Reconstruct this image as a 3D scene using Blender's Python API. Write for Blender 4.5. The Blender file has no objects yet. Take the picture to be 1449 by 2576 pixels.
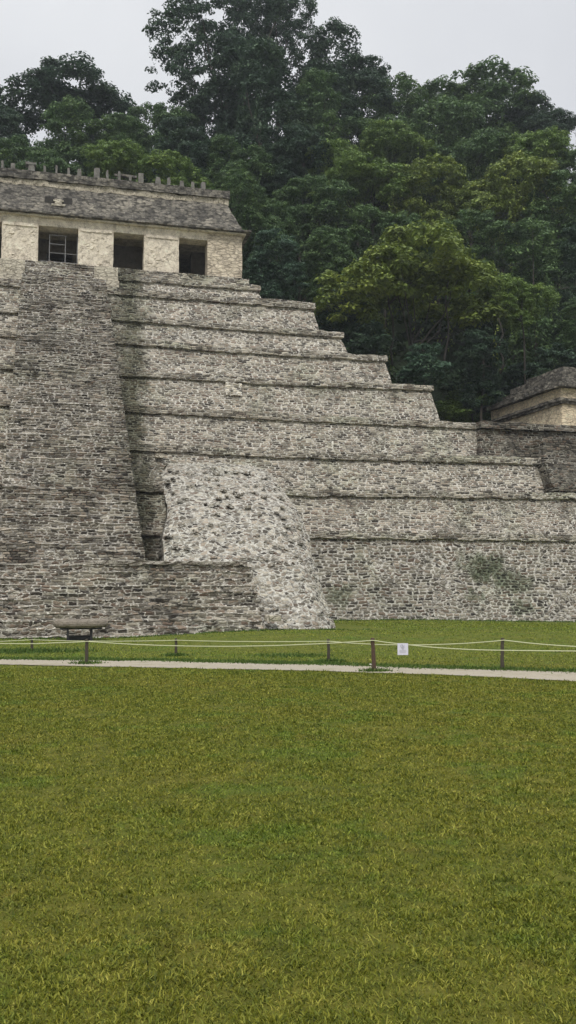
import bpy, bmesh, math, random
import numpy as np
from mathutils import Vector, Matrix, noise
R = math.radians
random.seed(7); rng = np.random.default_rng(7)
S = bpy.context.scene
C = S.collection

# ------------------------------------------------------------------ camera
F, CX, CY, HOR = 2300.0, 724.5, 1288.0, 1490.0
EYE = 1.6
YAW = R(13.5); PIT = math.atan((HOR-CY)/F)
fw = Vector((math.sin(YAW)*math.cos(PIT), math.cos(YAW)*math.cos(PIT), math.sin(PIT)))
rt = Vector((math.cos(YAW), -math.sin(YAW), 0))
up = rt.cross(fw)
O = Vector((0, 0, EYE))
cd = bpy.data.cameras.new('camera'); cam = bpy.data.objects.new('camera', cd); C.objects.link(cam)
cd.sensor_fit = 'VERTICAL'; cd.sensor_height = 24; cd.lens = F/2576*24; cd.clip_end = 3000
cam.matrix_world = Matrix(((rt.x, up.x, -fw.x, 0), (rt.y, up.y, -fw.y, 0), (rt.z, up.z, -fw.z, EYE), (0, 0, 0, 1)))
S.camera = cam

def ray(px, py): return fw + rt*((px-CX)/F) + up*((CY-py)/F)
def onY(px, py, Y): d = ray(px, py); return O + d*(Y/d.y)
def onZ(px, py, z=0.0): d = ray(px, py); return O + d*((z-EYE)/d.z)
def atD(px, py, D): return O + ray(px, py)*D
def sm(t): t = max(0, min(1, t)); return t*t*(3-2*t)

# ------------------------------------------------------------------ tagging / linking
def tag(o, label=None, cat=None, group=None, kind=None):
    if label: o['label'] = label
    if cat: o['category'] = cat
    if group: o['group'] = group
    if kind: o['kind'] = kind
    return o
def empty(name, loc=(0, 0, 0)):
    o = bpy.data.objects.new(name, None); o.location = loc; o.empty_display_size = .3; C.objects.link(o); return o
def world_loc(o):
    v = Vector((0, 0, 0))
    while o: v += o.location; o = o.parent
    return v
def link(name, me, parent=None, mat=None):
    o = bpy.data.objects.new(name, me); C.objects.link(o)
    if mat: me.materials.append(mat)
    if parent: o.parent = parent
    return o
class MB:
    """collects faces in world coordinates"""
    def __init__(s): s.v = []; s.f = []
    def add(s, vs, fs):
        b = len(s.v); s.v += [tuple(v) for v in vs]; s.f += [tuple(i+b for i in f) for f in fs]
    def grid(s, rows, flip=False):
        n = len(rows[0]); vs = [p for r in rows for p in r]; fs = []
        for i in range(len(rows)-1):
            for j in range(n-1):
                q = (i*n+j, i*n+j+1, (i+1)*n+j+1, (i+1)*n+j)
                fs.append(q[::-1] if flip else q)
        s.add(vs, fs)
    def box(s, x0, x1, y0, y1, z0, z1, res=.5, jit=.02, M=None, taper=0):
        nx = max(1, round((x1-x0)/res)); ny = max(1, round((y1-y0)/res)); nz = max(1, round((z1-z0)/res))
        idx = {}; vs = []; fs = []
        def V(i, j, k):
            key = (i, j, k)
            if key not in idx:
                t = 1-taper*k/nz
                cx, cy = (x0+x1)/2, (y0+y1)/2
                p = Vector((cx+(x0+(x1-x0)*i/nx-cx)*t, cy+(y0+(y1-y0)*j/ny-cy)*t, z0+(z1-z0)*k/nz))
                p += Vector([random.uniform(-jit, jit) for _ in range(3)])
                if M: p = M @ p
                idx[key] = len(vs); vs.append(p)
            return idx[key]
        for i in range(nx):
            for k in range(nz):
                fs.append((V(i, 0, k), V(i+1, 0, k), V(i+1, 0, k+1), V(i, 0, k+1)))
                fs.append((V(i, ny, k), V(i, ny, k+1), V(i+1, ny, k+1), V(i+1, ny, k)))
        for j in range(ny):
            for k in range(nz):
                fs.append((V(0, j, k), V(0, j, k+1), V(0, j+1, k+1), V(0, j+1, k)))
                fs.append((V(nx, j, k), V(nx, j+1, k), V(nx, j+1, k+1), V(nx, j, k+1)))
        for i in range(nx):
            for j in range(ny):
                fs.append((V(i, j, 0), V(i, j+1, 0), V(i+1, j+1, 0), V(i+1, j, 0)))
                fs.append((V(i, j, nz), V(i+1, j, nz), V(i+1, j+1, nz), V(i, j+1, nz)))
        s.add(vs, fs)
    def tube(s, pts, rad, n=7, cap=True, jit=0):
        rings = []
        for i, p in enumerate(pts):
            p = Vector(p); a = Vector(pts[max(i-1, 0)]); b = Vector(pts[min(i+1, len(pts)-1)])
            d = (b-a).normalized() if (b-a).length > 1e-6 else Vector((0, 0, 1))
            u = d.cross(Vector((0, 0, 1)) if abs(d.z) < .9 else Vector((1, 0, 0))).normalized(); w = d.cross(u)
            r = rad[i] if isinstance(rad, (list, tuple)) else rad
            rings.append([p+(u*math.cos(t)+w*math.sin(t))*r*(1+random.uniform(-jit, jit)) for t in [2*math.pi*k/n for k in range(n)]])
        vs = [q for r in rings for q in r]; fs = []
        for i in range(len(rings)-1):
            for k in range(n):
                fs.append((i*n+k, i*n+(k+1) % n, (i+1)*n+(k+1) % n, (i+1)*n+k))
        if cap: fs += [tuple(range(n))[::-1], tuple((len(rings)-1)*n+k for k in range(n))]
        s.add(vs, fs)
    def build(s, name, mat, parent=None, smooth=False):
        me = bpy.data.meshes.new(name)
        off = world_loc(parent) if parent else Vector((0, 0, 0))
        me.from_pydata([(v[0]-off.x, v[1]-off.y, v[2]-off.z) for v in s.v], [], s.f); me.update()
        if smooth: me.shade_smooth()
        return link(name, me, parent, mat)
    def thing(s, name, mat, base, smooth=False):
        """one-mesh top level thing with its origin at base"""
        me = bpy.data.meshes.new(name)
        me.from_pydata([(v[0]-base[0], v[1]-base[1], v[2]-base[2]) for v in s.v], [], s.f); me.update()
        if smooth: me.shade_smooth()
        o = link(name, me, None, mat); o.location = base; return o

# ------------------------------------------------------------------ node helpers
class N:
    def __init__(s, name):
        s.m = bpy.data.materials.new(name); s.m.use_nodes = True; s.t = s.m.node_tree; s.t.nodes.clear()
    def n(s, kind, props={}, **ins):
        x = s.t.nodes.new('ShaderNode'+kind)
        for k, v in props.items(): setattr(x, k, v)
        for k, v in ins.items():
            k2 = k.replace('_', ' ')
            sock = x.inputs[int(k[1:])] if (k[0] == 'i' and k[1:].isdigit()) else x.inputs[k2]
            if hasattr(v, 'links') or isinstance(v, bpy.types.NodeSocket): s.t.links.new(v, sock)
            else: sock.default_value = v
        return x
    def math(s, op, a, b=0.0, c=0.0, clamp=False): return s.n('Math', {'operation': op, 'use_clamp': clamp}, i0=a, i1=b, i2=c).outputs[0]
    def vmath(s, op, a, b): return s.n('VectorMath', {'operation': op}, i0=a, i1=b).outputs[0]
    def mix(s, f, a, b, mode='MIX'):
        x = s.t.nodes.new('ShaderNodeMix'); x.data_type = 'RGBA'; x.blend_type = mode
        for i, v in ((0, f), (6, a), (7, b)):
            if isinstance(v, bpy.types.NodeSocket): s.t.links.new(v, x.inputs[i])
            elif i == 0: x.inputs[i].default_value = v
            else: x.inputs[i].default_value = (*v, 1) if len(v) == 3 else v
        return x.outputs[2]
    def noise(s, vec, scale, detail=4, rough=.6, out=0): return s.n('TexNoise', Vector=vec, Scale=scale, Detail=detail, Roughness=rough).outputs[out]
    def ramp(s, fac, stops):
        x = s.n('ValToRGB', Fac=fac); e = x.color_ramp.elements
        while len(e) < len(stops): e.new(.5)
        for el, (p, c) in zip(e, stops): el.position = p; el.color = (*c, 1) if len(c) == 3 else c
        return x.outputs[0]
    def step(s, v, a, b):  # smooth 0..1 between a and b
        return s.n('MapRange', {'interpolation_type': 'SMOOTHSTEP'}, Value=v, From_Min=a, From_Max=b).outputs[0]
    def out(s, col, rough=.9, bump=None, strength=.5, dist=.05, transl=None, spec=.2):
        b = s.n('BsdfPrincipled', Roughness=rough)
        b.inputs['Specular IOR Level'].default_value = spec
        if isinstance(col, bpy.types.NodeSocket): s.t.links.new(col, b.inputs['Base Color'])
        else: b.inputs['Base Color'].default_value = (*col, 1)
        if bump is not None:
            bn = s.n('Bump', Height=bump, Strength=strength, Distance=dist); s.t.links.new(bn.outputs[0], b.inputs['Normal'])
        sh = b.outputs[0]
        if transl:
            tr = s.n('BsdfTranslucent')
            if isinstance(col, bpy.types.NodeSocket): s.t.links.new(col, tr.inputs[0])
            sh = s.n('MixShader', i0=transl, i1=sh, i2=tr.outputs[0]).outputs[0]
        o = s.n('OutputMaterial'); s.t.links.new(sh, o.inputs[0]); return s.m

def masonry(name, size=.34, flat=2.3, tone=1.0, mort=(.62, .6, .54), mwid=.11, mfrac=.5, dark=.45, warm=.5, stain=.35, contrast=1.0, green=.3, seed=0., gap=.0, runoff_shade=0., moss=0, course=.6):
    g = N(name); p0 = g.n('NewGeometry').outputs['Position']
    p = g.vmath('ADD', p0, (seed, seed*.7, seed*.3))
    d1 = g.vmath('SCALE', g.vmath('SUBTRACT', g.noise(p, 1.6, 3, .6, 1), (.5, .5, .5)), (0, 0, 0)); d1.node.inputs['Scale'].default_value = .45*size/.34
    d2 = g.vmath('SCALE', g.vmath('SUBTRACT', g.noise(p, 9., 2, .6, 1), (.5, .5, .5)), (0, 0, 0)); d2.node.inputs['Scale'].default_value = .10
    q = g.vmath('MULTIPLY', g.vmath('ADD', p, g.vmath('ADD', d1, d2)), (1/size, 1/size, flat/size))
    ve = g.n('TexVoronoi', {'feature': 'DISTANCE_TO_EDGE'}, Vector=q, Scale=1.0, Randomness=.95).outputs['Distance']
    vc = g.n('TexVoronoi', {'feature': 'F1'}, Vector=q, Scale=1.0, Randomness=.95).outputs['Color']
    sep = g.n('SeparateColor', Color=vc)
    a, b, c = sep.outputs[0], sep.outputs[1], sep.outputs[2]
    if course:     # squared stones laid in wavering courses, mixed with the random rubble
        qs = g.n('SeparateXYZ', Vector=g.vmath('ADD', p, g.vmath('MULTIPLY', g.vmath('ADD', d2, d1), (1., 1., .6))))
        wav = g.noise(g.vmath('MULTIPLY', p, (.5, .5, .8)), 1., 3, .6)
        zz = g.math('ADD', g.math('MULTIPLY', qs.outputs[2], flat/size*.86), g.math('MULTIPLY', wav, 2.6))
        row = g.math('FLOOR', zz); fr = g.math('FRACT', zz)
        bed = g.math('MULTIPLY', g.math('MINIMUM', fr, g.math('SUBTRACT', 1, fr)), .9)
        wx = g.math('ADD', g.math('MULTIPLY', g.math('ADD', qs.outputs[0], g.math('MULTIPLY', qs.outputs[1], .35)), .8/size), g.math('MULTIPLY', row, 17.37))
        v1 = g.n('TexVoronoi', {'voronoi_dimensions': '1D', 'feature': 'DISTANCE_TO_EDGE'}, W=wx, Scale=1.).outputs['Distance']
        v2 = g.n('TexVoronoi', {'voronoi_dimensions': '1D', 'feature': 'F1'}, W=wx, Scale=1.).outputs['Color']
        s2 = g.n('SeparateColor', Color=v2)
        vm = g.math('MINIMUM', bed, v1)
        m_ = g.step(g.noise(g.vmath('ADD', p, (2, 9, 4)), .55, 4, .65), .66-.45*course, .72-.45*course)
        lerp = lambda u, v: g.math('ADD', g.math('MULTIPLY', u, g.math('SUBTRACT', 1, m_)), g.math('MULTIPLY', v, m_))
        ve = lerp(ve, vm); a = lerp(a, s2.outputs[0]); b = lerp(b, s2.outputs[1])
    k = tone
    stone = g.ramp(a, [(0, (.045*k, .040*k, .036*k)), (.25, (.11*k, .10*k, .085*k)), (.5, (.21*k, .192*k, .163*k)), (.78, (.32*k, .295*k, .252*k)), (1, (.46*k, .43*k, .37*k))])
    pink = g.mix(g.math('MULTIPLY', g.step(b, .6, .9), warm), stone, (.33*k, .235*k, .18*k))
    stone = g.mix(.55, stone, pink)
    fine = g.noise(p, 14, 4, .75)
    stone = g.mix(.75, stone, g.mix(fine, (.35, .35, .36), (1.5, 1.5, 1.45)), 'MULTIPLY')
    # joints: pale pointing where repaired, dark gaps where eroded
    patch = g.step(g.noise(p, .45, 5, .65), .62-.45*mfrac, .78-.45*mfrac)
    fresh = g.step(g.noise(p, 5., 3, .7), .35, .6)
    jc = g.mix(g.math('MULTIPLY', patch, g.math('MULTIPLY_ADD', fresh, .75, .25)), (.055*k, .05*k, .042*k), mort)
    wid = g.math('MULTIPLY', g.math('MULTIPLY_ADD', g.noise(p, 3.1, 3, .6), 1.5, .25), mwid)
    edge = g.math('SUBTRACT', 1.0, g.n('MapRange', {'interpolation_type': 'SMOOTHSTEP'}, Value=ve, From_Min=g.math('MULTIPLY', wid, .45), From_Max=wid).outputs[0])
    stone = g.mix(1., stone, (1.03, 1.01, .97), 'MULTIPLY')
    col = g.mix(edge, stone, jc)
    # long open bed joints
    if gap:
        gz = g.vmath('MULTIPLY', g.vmath('ADD', p, d2), (.9, .9, 5.2))
        gv = g.step(g.noise(gz, 1.0, 3, .55), .60, .68)
        col = g.mix(g.math('MULTIPLY', gv, gap), col, (.035, .03, .026))
    # broad weathering: black lichen, green algae, pale crust
    st = g.step(g.noise(g.vmath('MULTIPLY', p, (1, 1, .8)), .22, 6, .68), .52, .72)
    col = g.mix(g.math('MULTIPLY', st, stain), col, g.mix(.85, col, (.23, .23, .225), 'MULTIPLY'))
    gr = g.step(g.noise(p, .33, 4, .7), .5, .7)
    col = g.mix(g.math('MULTIPLY', gr, green), col, g.mix(1, col, (.88, .96, .84), 'MULTIPLY'))
    if moss:      # the dark algae patch low on the right hand wall
        for (mx_, my_, mr) in ((1215, 1425, 1.3), (1290, 1470, 1.1), (1240, 1440, 1.1), (1190, 1500, .5), (1310, 1530, .8), (845, 1500, .8)):
            c0 = onY(mx_, my_, 44.5)
            dv = g.vmath('SUBTRACT', g.vmath('ADD', p0, g.vmath('MULTIPLY', g.vmath('SUBTRACT', g.noise(p, 1.3, 5, .75, 1), (.5, .5, .5)), (3.4, 0, 2.6))), (c0.x, 0, c0.z))
            ln = g.n('VectorMath', {'operation': 'LENGTH'}, i0=g.vmath('MULTIPLY', dv, (.8, 0, 1.5))).outputs['Value']
            col = g.mix(g.math('MULTIPLY', g.math('SUBTRACT', 1, g.step(ln, mr*.5, mr*1.1)), .7), col, g.mix(1, col, (.30, .36, .26), 'MULTIPLY'))
    if runoff_shade:  # runoff algae beside the stair, plus painted shade of the recess there
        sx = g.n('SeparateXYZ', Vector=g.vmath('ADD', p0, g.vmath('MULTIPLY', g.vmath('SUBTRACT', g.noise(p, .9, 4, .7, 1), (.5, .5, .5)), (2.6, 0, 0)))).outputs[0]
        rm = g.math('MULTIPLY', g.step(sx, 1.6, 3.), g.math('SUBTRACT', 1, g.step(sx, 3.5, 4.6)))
        col = g.mix(g.math('MULTIPLY', rm, runoff_shade), col, g.mix(1, col, (.26, .28, .22), 'MULTIPLY'))
    sk = g.step(g.noise(g.vmath('MULTIPLY', p, (1.7, 1.7, .13)), 1., 5, .7), .53, .70)
    col = g.mix(g.math('MULTIPLY', sk, .42), col, g.mix(1, col, (.40, .40, .37), 'MULTIPLY'))
    cr = g.step(g.noise(g.vmath('ADD', p, (31, 7, 3)), .5, 6, .75), .56, .72)
    col = g.mix(g.math('MULTIPLY', cr, .42), col, (.42*k, .39*k, .34*k))
    h = g.math('ADD', g.math('MULTIPLY', g.math('MINIMUM', ve, .3), 2.2), g.math('ADD', g.math('MULTIPLY', fine, .35), g.math('MULTIPLY', a, .5)))
    return g.out(col, .95, h, .8, .07)

def plaster(name, base=(.60, .53, .42), dirt=.6, seed=0., relief=.5, blocks=0.):
    g = N(name); p = g.vmath('ADD', g.n('NewGeometry').outputs['Position'], (seed, 0, seed))
    n1 = g.noise(p, 2.2, 6, .7); n2 = g.noise(p, 9, 5, .75)
    col = g.ramp(n1, [(.28, tuple(x*.42 for x in base)), (.42, tuple(x*.8 for x in base)), (.55, base), (.75, tuple(min(.8, x*1.22) for x in base))])
    col = g.mix(g.math('MULTIPLY', g.step(n2, .53, .66), dirt*.55), col, (.16, .13, .10))
    vr = g.math('ABSOLUTE', g.math('SUBTRACT', g.noise(p, 1.7, 4, .6), .5))
    crack = g.math('SUBTRACT', 1, g.step(vr, .004, .018))
    col = g.mix(g.math('MULTIPLY', crack, .55*dirt), col, (.13, .11, .09))
    str_ = g.noise(g.vmath('MULTIPLY', p, (3, 3, .25)), 1., 4, .7)
    col = g.mix(g.math('MULTIPLY', g.step(str_, .56, .75), .45*dirt), col, (.20, .18, .15))
    h = g.math('ADD', n1, g.math('MULTIPLY', n2, .6))
    if blocks:
        q = g.vmath('MULTIPLY', g.vmath('ADD', p, g.vmath('MULTIPLY', g.noise(p, 3, 2, .5, 1), (.2, .2, .1))), (1.9, 1.9, 5.2))
        ve = g.n('TexVoronoi', {'feature': 'DISTANCE_TO_EDGE'}, Vector=q, Scale=1.0).outputs['Distance']
        e = g.math('SUBTRACT', 1, g.step(ve, .03, .10))
        col = g.mix(g.math('MULTIPLY', e, blocks), col, (.17, .14, .11)); h = g.math('SUBTRACT', h, g.math('MULTIPLY', e, .8))
    return g.out(col, .95, h, relief, .12)

def roofstone(name, light=.5, seed=0.):
    g = N(name); p = g.vmath('ADD', g.n('NewGeometry').outputs['Position'], (seed, seed, 0))
    n1 = g.noise(p, .9, 7, .78); n2 = g.noise(p, 7, 4, .7)
    q = g.vmath('MULTIPLY', g.vmath('ADD', p, g.vmath('MULTIPLY', g.noise(p, 4, 2, .5, 1), (.15, .15, .1))), (3.6, 3.6, 7.))
    v = g.n('TexVoronoi', {'feature': 'F1'}, Vector=q, Scale=1.); vd = v.outputs['Distance']
    cell = g.n('SeparateColor', Color=v.outputs['Color']).outputs[0]
    col = g.ramp(n1, [(.3, (.045, .043, .04)), (.46, (.105, .098, .086)), (.58, (.20, .185, .155)), (.74, (.36, .33, .27))])
    col = g.mix(.6, col, g.mix(cell, (.5, .5, .52), (1.65, 1.62, 1.55)), 'MULTIPLY')
    col = g.mix(g.math('MULTIPLY', g.step(n2, .56, .7), light), col, (.38, .36, .31))
    col = g.mix(g.math('MULTIPLY', g.step(vd, .45, .8), .8), col, (.03, .028, .025))
    h = g.math('SUBTRACT', g.math('ADD', n2, g.math('MULTIPLY', cell, .4)), g.math('MULTIPLY', vd, .5))
    return g.out(col, .95, h, .7, .06)

M_wall = masonry('terrace masonry', size=.27, flat=2.7, tone=1.2, mort=(.68, .65, .58), mfrac=.7, mwid=.13, stain=.55, warm=.6, green=.5, runoff_shade=.9)
M_low = masonry('lower terrace masonry', size=.31, flat=2.3, tone=.85, mort=(.62, .59, .53), mfrac=.95, mwid=.15, stain=.45, warm=.7, green=.5, seed=11, runoff_shade=.9, moss=1, course=.5)
M_band = masonry('cornice masonry', size=.30, flat=3.0, tone=1.15, mfrac=.6, mwid=.09, stain=.35, warm=.3, green=.6, seed=5, runoff_shade=.8)
M_stair = masonry('stair masonry', size=.25, flat=2.6, tone=.88, mort=(.60, .57, .51), mfrac=.6, mwid=.13, stain=.55, warm=.6, green=.35, seed=21, gap=.6, runoff_shade=.35)
M_base = masonry('broad step masonry', size=.26, flat=2.3, course=.42, tone=.92, mort=(.60, .57, .50), mfrac=.65, mwid=.12, stain=.4, warm=.8, green=.4, seed=27, gap=.5)
M_rub = masonry('rubble with white pointing', size=.26, flat=2.0, tone=1.05, mort=(.55, .53, .47), mwid=.14, mfrac=.95, stain=.2, warm=.5, green=.2, seed=33, course=0)
M_dark = masonry('blackened masonry', size=.26, flat=2.2, tone=.48, mort=(.38, .36, .31), mfrac=.5, mwid=.12, stain=.8, warm=1., green=.3, seed=45, gap=.5)
M_plast = plaster('cream plaster', (.72, .645, .52), .85)
M_plast2 = plaster('bare cream stone', (.68, .59, .455), .8, 9., .8, .4)
M_comb = plaster('weathered comb stone', (.18, .175, .155), .9, 23., .5)
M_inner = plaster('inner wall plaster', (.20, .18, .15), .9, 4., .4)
M_roof = roofstone('weathered roof stone', .5)
M_corn = roofstone('cornice stone', .95, 12.)
M_block = plaster('pale carved block', (.60, .55, .44), .9, 15., .8, .35)

def simple(name, col, rough=.7, nscale=20, amt=.4, bump=.3, dist=.01):
    g = N(name); p = g.n('TexCoord').outputs['Object']; n = g.noise(p, nscale, 4, .7)
    c = g.mix(amt, (*col, 1)[:3], g.mix(n, tuple(x*.3 for x in col), tuple(min(1, x*1.8) for x in col)))
    return g.out(c, rough, n, bump, dist)
M_post = simple('weathered post wood', (.070, .060, .046), .85, 30, .8)
M_postr = simple('reddish post wood', (.095, .062, .046), .85, 30, .8)
M_rope = simple('pale yellow rope', (.52, .53, .34), .8, 60, .3)
M_metal = simple('dark painted steel', (.035, .035, .035), .5, 20, .3)
M_grill = simple('grey painted bars', (.20, .20, .20), .5, 20, .3)
M_sign = simple('white printed board', (.66, .65, .74), .5, 40, .05, .02)
M_ink = simple('grey print', (.30, .30, .34), .7, 80, .3, .0)
M_ink2 = simple('pale grey print', (.46, .46, .50), .7, 80, .3, .0)
M_nich = simple('painted niche shade', (.045, .042, .038), .95, 6, .8)  # black stands in for the shade inside the roof niche
M_pebble = simple('pale stone', (.5, .47, .4), .9, 20, .5)

# ------------------------------------------------------------------ ground
def gz(x, y):
    a = .2*sm((y-23)/8)*sm((x-1)/6)*(1-sm((x-16)/12))
    b = .05*noise.noise(Vector((x*.12, y*.12, 0)))*sm((y-24)/6)
    return a+b+.012*noise.noise(Vector((x*.8, y*.8, 3)))
def lawn_col(g, p):
    n1 = g.noise(p, .35, 5, .6); n2 = g.noise(p, 3.5, 5, .75); n3 = g.noise(p, 45, 4, .8)
    c = g.ramp(n1, [(.3, (.115, .160, .018)), (.5, (.172, .184, .024)), (.7, (.218, .202, .034))])
    c = g.mix(.55, c, g.ramp(n2, [(.3, (.045, .075, .010)), (.5, (.150, .166, .022)), (.72, (.27, .26, .055))]))
    n4 = g.noise(p, 1.3, 4, .7)
    c = g.mix(g.math('MULTIPLY', g.step(n4, .56, .72), .4), c, (.20, .165, .040))
    n5 = g.noise(g.vmath('ADD', p, (5, 5, 5)), 1.1, 4, .7)
    c = g.mix(g.math('MULTIPLY', g.step(n5, .52, .66), .6), c, (.11, .175, .022))
    yy = g.n('SeparateXYZ', Vector=p).outputs[1]
    c = g.mix(g.math('MULTIPLY', g.step(yy, 17, 23), .9), c, g.mix(1, c, (.96, 1.10, 1.05), 'MULTIPLY'))
    c = g.mix(1, c, (1.11, 1.03, 1.0), 'MULTIPLY')
    return c, n1, n2, n3
def mat_lawn():
    g = N('lawn turf'); p = g.n('NewGeometry').outputs['Position']
    c, n1, n2, n3 = lawn_col(g, p)
    c = g.mix(.9, c, g.mix(n3, (.05, .06, .05), (1.0, 1.0, .95)), 'MULTIPLY')
    return g.out(c, .95, g.math('ADD', n3, n2), .6, .04)
M_lawn = mat_lawn()
m = MB()
ys = [-30, -15, -5] + [i*.5 for i in range(0, 100)] + [55, 65, 80, 120, 300, 1200]
xs = [-900, -200, -60, -30] + [-20+i*.7 for i in range(0, 90)] + [50, 70, 200, 900]
m.grid([[(x, y, gz(x, y)) for x in xs] for y in ys])
tag(m.build('ground', M_lawn, smooth=True), 'mown olive green lawn spreading from the foreground to the pyramid', kind='structure')

# path
def px_path(pts, n):
    out = []
    for i in range(len(pts)-1):
        for k in range(n):
            t = k/n; out.append((pts[i][0]*(1-t)+pts[i+1][0]*t, pts[i][1]*(1-t)+pts[i+1][1]*t))
    out.append(pts[-1]); return out
far = px_path([(-900, 1652), (0, 1660), (400, 1664), (725, 1671), (1100, 1682), (1449, 1692), (2400, 1728)], 40)
near = px_path([(-900, 1662), (0, 1673), (400, 1681), (725, 1687), (1100, 1699), (1449, 1714), (2400, 1758)], 40)
fr, nr = [], []
for i, (a, b) in enumerate(zip(far, near)):
    A = onZ(*a); B = onZ(*b)
    A.y += .14*noise.noise(Vector((A.x*1.3, 0, 0)))+.09*noise.noise(Vector((A.x*5, 0, 5)))
    B.y += .22*noise.noise(Vector((B.x*1.1, 9, 0)))+.13*noise.noise(Vector((B.x*4, 9, 5)))
    fr.append(A); nr.append(B)
rows = [[Vector((a.x+(b.x-a.x)*t, a.y+(b.y-a.y)*t, 0)) for a, b in zip(fr, nr)] for t in (0, .25, .5, .75, 1)]
for r in rows:
    for v in r: v.z = gz(v.x, v.y)+.016
g = N('pale gravel path'); p = g.n('NewGeometry').outputs['Position']; n = g.noise(p, 30, 5, .8); n2 = g.noise(p, 1.5, 5, .7)
c = g.mix(.6, (.35, .31, .24), g.ramp(n, [(.3, (.15, .13, .10)), (.5, (.34, .30, .235)), (.75, (.52, .48, .40))]))
c = g.mix(g.math('MULTIPLY', g.step(n2, .50, .70), .55), c, (.20, .19, .10))
M_path = g.out(c, .95, n, .4, .02)
m = MB(); m.grid(rows, True)
tag(m.build('path', M_path), 'narrow pale gravel path crossing the lawn', kind='structure')

# ------------------------------------------------------------------ pyramid terraces
def interp(pts, x):
    if x <= pts[0][0]: return pts[0][1]
    for a, b in zip(pts, pts[1:]):
        if x <= b[0]: return a[1]+(b[1]-a[1])*(x-a[0])/(b[0]-a[0])
    return pts[-1][1]
CX0 = .15                                   # stair axis
tiers = [  # underline of the cornice (px), x of the right end or None
 [(800, 1354), (1449, 1362)], [(770, 1248), (1449, 1257)], [(328, 1134), (725, 1152), (880, 1157), (1374, 1169)],
 [(310, 1036), (566, 1050), (725, 1059), (1207, 1080)], [(303, 946), (556, 960), (663, 967), (1090, 984)],
 [(290, 865), (566, 887), (725, 897), (974, 910)], [(280, 806), (725, 841), (865, 851)], [(272, 740), (725, 774), (793, 780)],
 [(300, 705), (655, 733)]]
ends = [None, None, None, 1207, 1090, 974, 865, 793, 656]
bandpx = [19, 19, 19, 18, 15, 16, 16, 19, 15]
Yb = [44.9+1.45*k for k in range(9)]
pyr = empty('stepped_pyramid', (CX0, 44, 0))
tag(pyr, 'huge grey stone stepped pyramid of nine terraces with a steep central stairway', 'pyramid')
XR = 42.
info = []
for k in range(9):
    pts = [(lambda q: (q.x, q.z))(onY(px, py, Yb[k])) for px, py in tiers[k]]
    xe = onY(ends[k], tiers[k][-1][1], Yb[k]).x-.12 if ends[k] else XR
    bh = bandpx[k]/F*math.hypot(Yb[k], 8)*.98
    info.append((pts, xe, bh))
def ztop(k, x):
    pts, xe, bh = info[k]
    return interp(pts, x)+bh
def jit(p, a):
    return Vector((p[0], p[1], p[2])) + Vector((noise.noise(Vector(p)*1.7), noise.noise(Vector(p)*1.7+Vector((9, 0, 0))), noise.noise(Vector(p)*1.7+Vector((0, 9, 0)))))*a + Vector([random.uniform(-a, a)*.45 for _ in range(3)])
def sweep(mb, prof, xe, Y0, step=.38, XL=-26., back=30., a=.05):
    """prof(x)->list of (outward, z); path: along the front (Y=Y0) to xe, then back along +Y"""
    st = []
    x = XL
    while x < xe-step*.5: st.append(('f', x)); x += step
    st.append(('c', xe))
    if xe < XR-1:
        y = step
        while y < back: st.append(('s', y)); y += step*2
    rows = []
    for kind, t in st:
        pr = prof(t if kind == 'f' else xe); col = []
        for o, z in pr:
            if kind == 'f': q = (t, Y0-o, z)
            elif kind == 'c': q = (xe+o, Y0-o, z)
            else: q = (xe+o, Y0+t, z)
            col.append(jit(q, a))
        rows.append(col)
    mb.grid(rows)
for k in range(9):
    pts, xe, bh = info[k]
    bat = .42 if k else .9
    def wprof(x, k=k, pts=pts, bat=bat):
        zu = interp(pts, x); zb = (ztop(k-1, x)-.12) if k else gz(x, Yb[0])-.3
        n = max(3, int((zu-zb)/.4))
        return [(bat*(1-i/n)+(.1*math.sin(i) if 0 else 0), zb+(zu-zb+.02)*i/n) for i in range(n+1)]
    # number of rows must be constant along x: resample
    n = max(3, int((interp(pts, 8)-(ztop(k-1, 8) if k else 0))/.4))
    def wprof2(x, k=k, pts=pts, bat=bat, n=n):
        zu = interp(pts, x); zb = (ztop(k-1, x)-.12) if k else gz(x, Yb[0])-.3
        return [(bat*(1-i/n), zb+(zu-.16-zb)*i/n) for i in range(n+1)]+[(-.05, zu-.10), (-.08, zu+.03)]
    mb = MB(); sweep(mb, wprof2, xe, Yb[k])
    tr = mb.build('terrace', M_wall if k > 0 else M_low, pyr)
    def bprof(x, k=k, pts=pts, bh=bh):
        zu = interp(pts, x)+.07*noise.noise(Vector((x*.6, k*7., 0)))+.07*noise.noise(Vector((x*1.9, k*7., 3)))
        return [(-.3, zu), (.04, zu), (.11, zu+.02), (.11, zu+bh*.5), (.09, zu+bh), (-.5, zu+bh+.02), (-2.2, zu+bh+.03)]
    mb = MB(); sweep(mb, bprof, xe, Yb[k], a=.04)
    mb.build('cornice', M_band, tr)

# summit slab under the temple
YT = 58.0
pf = onY(627, 699, 57.2)
zs0 = ztop(8, 8)
zfl = onY(610, 697, YT).z
mb = MB(); mb.box(CX0-11.9, onY(627, 695, 57.3).x, 57.3, 70, zs0-.1, onY(627, 701, 57.3).z, .5, .03)
mb.build('summit_slab', M_band, pyr)
ZS = onY(627, 701, 57.3).z

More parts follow.
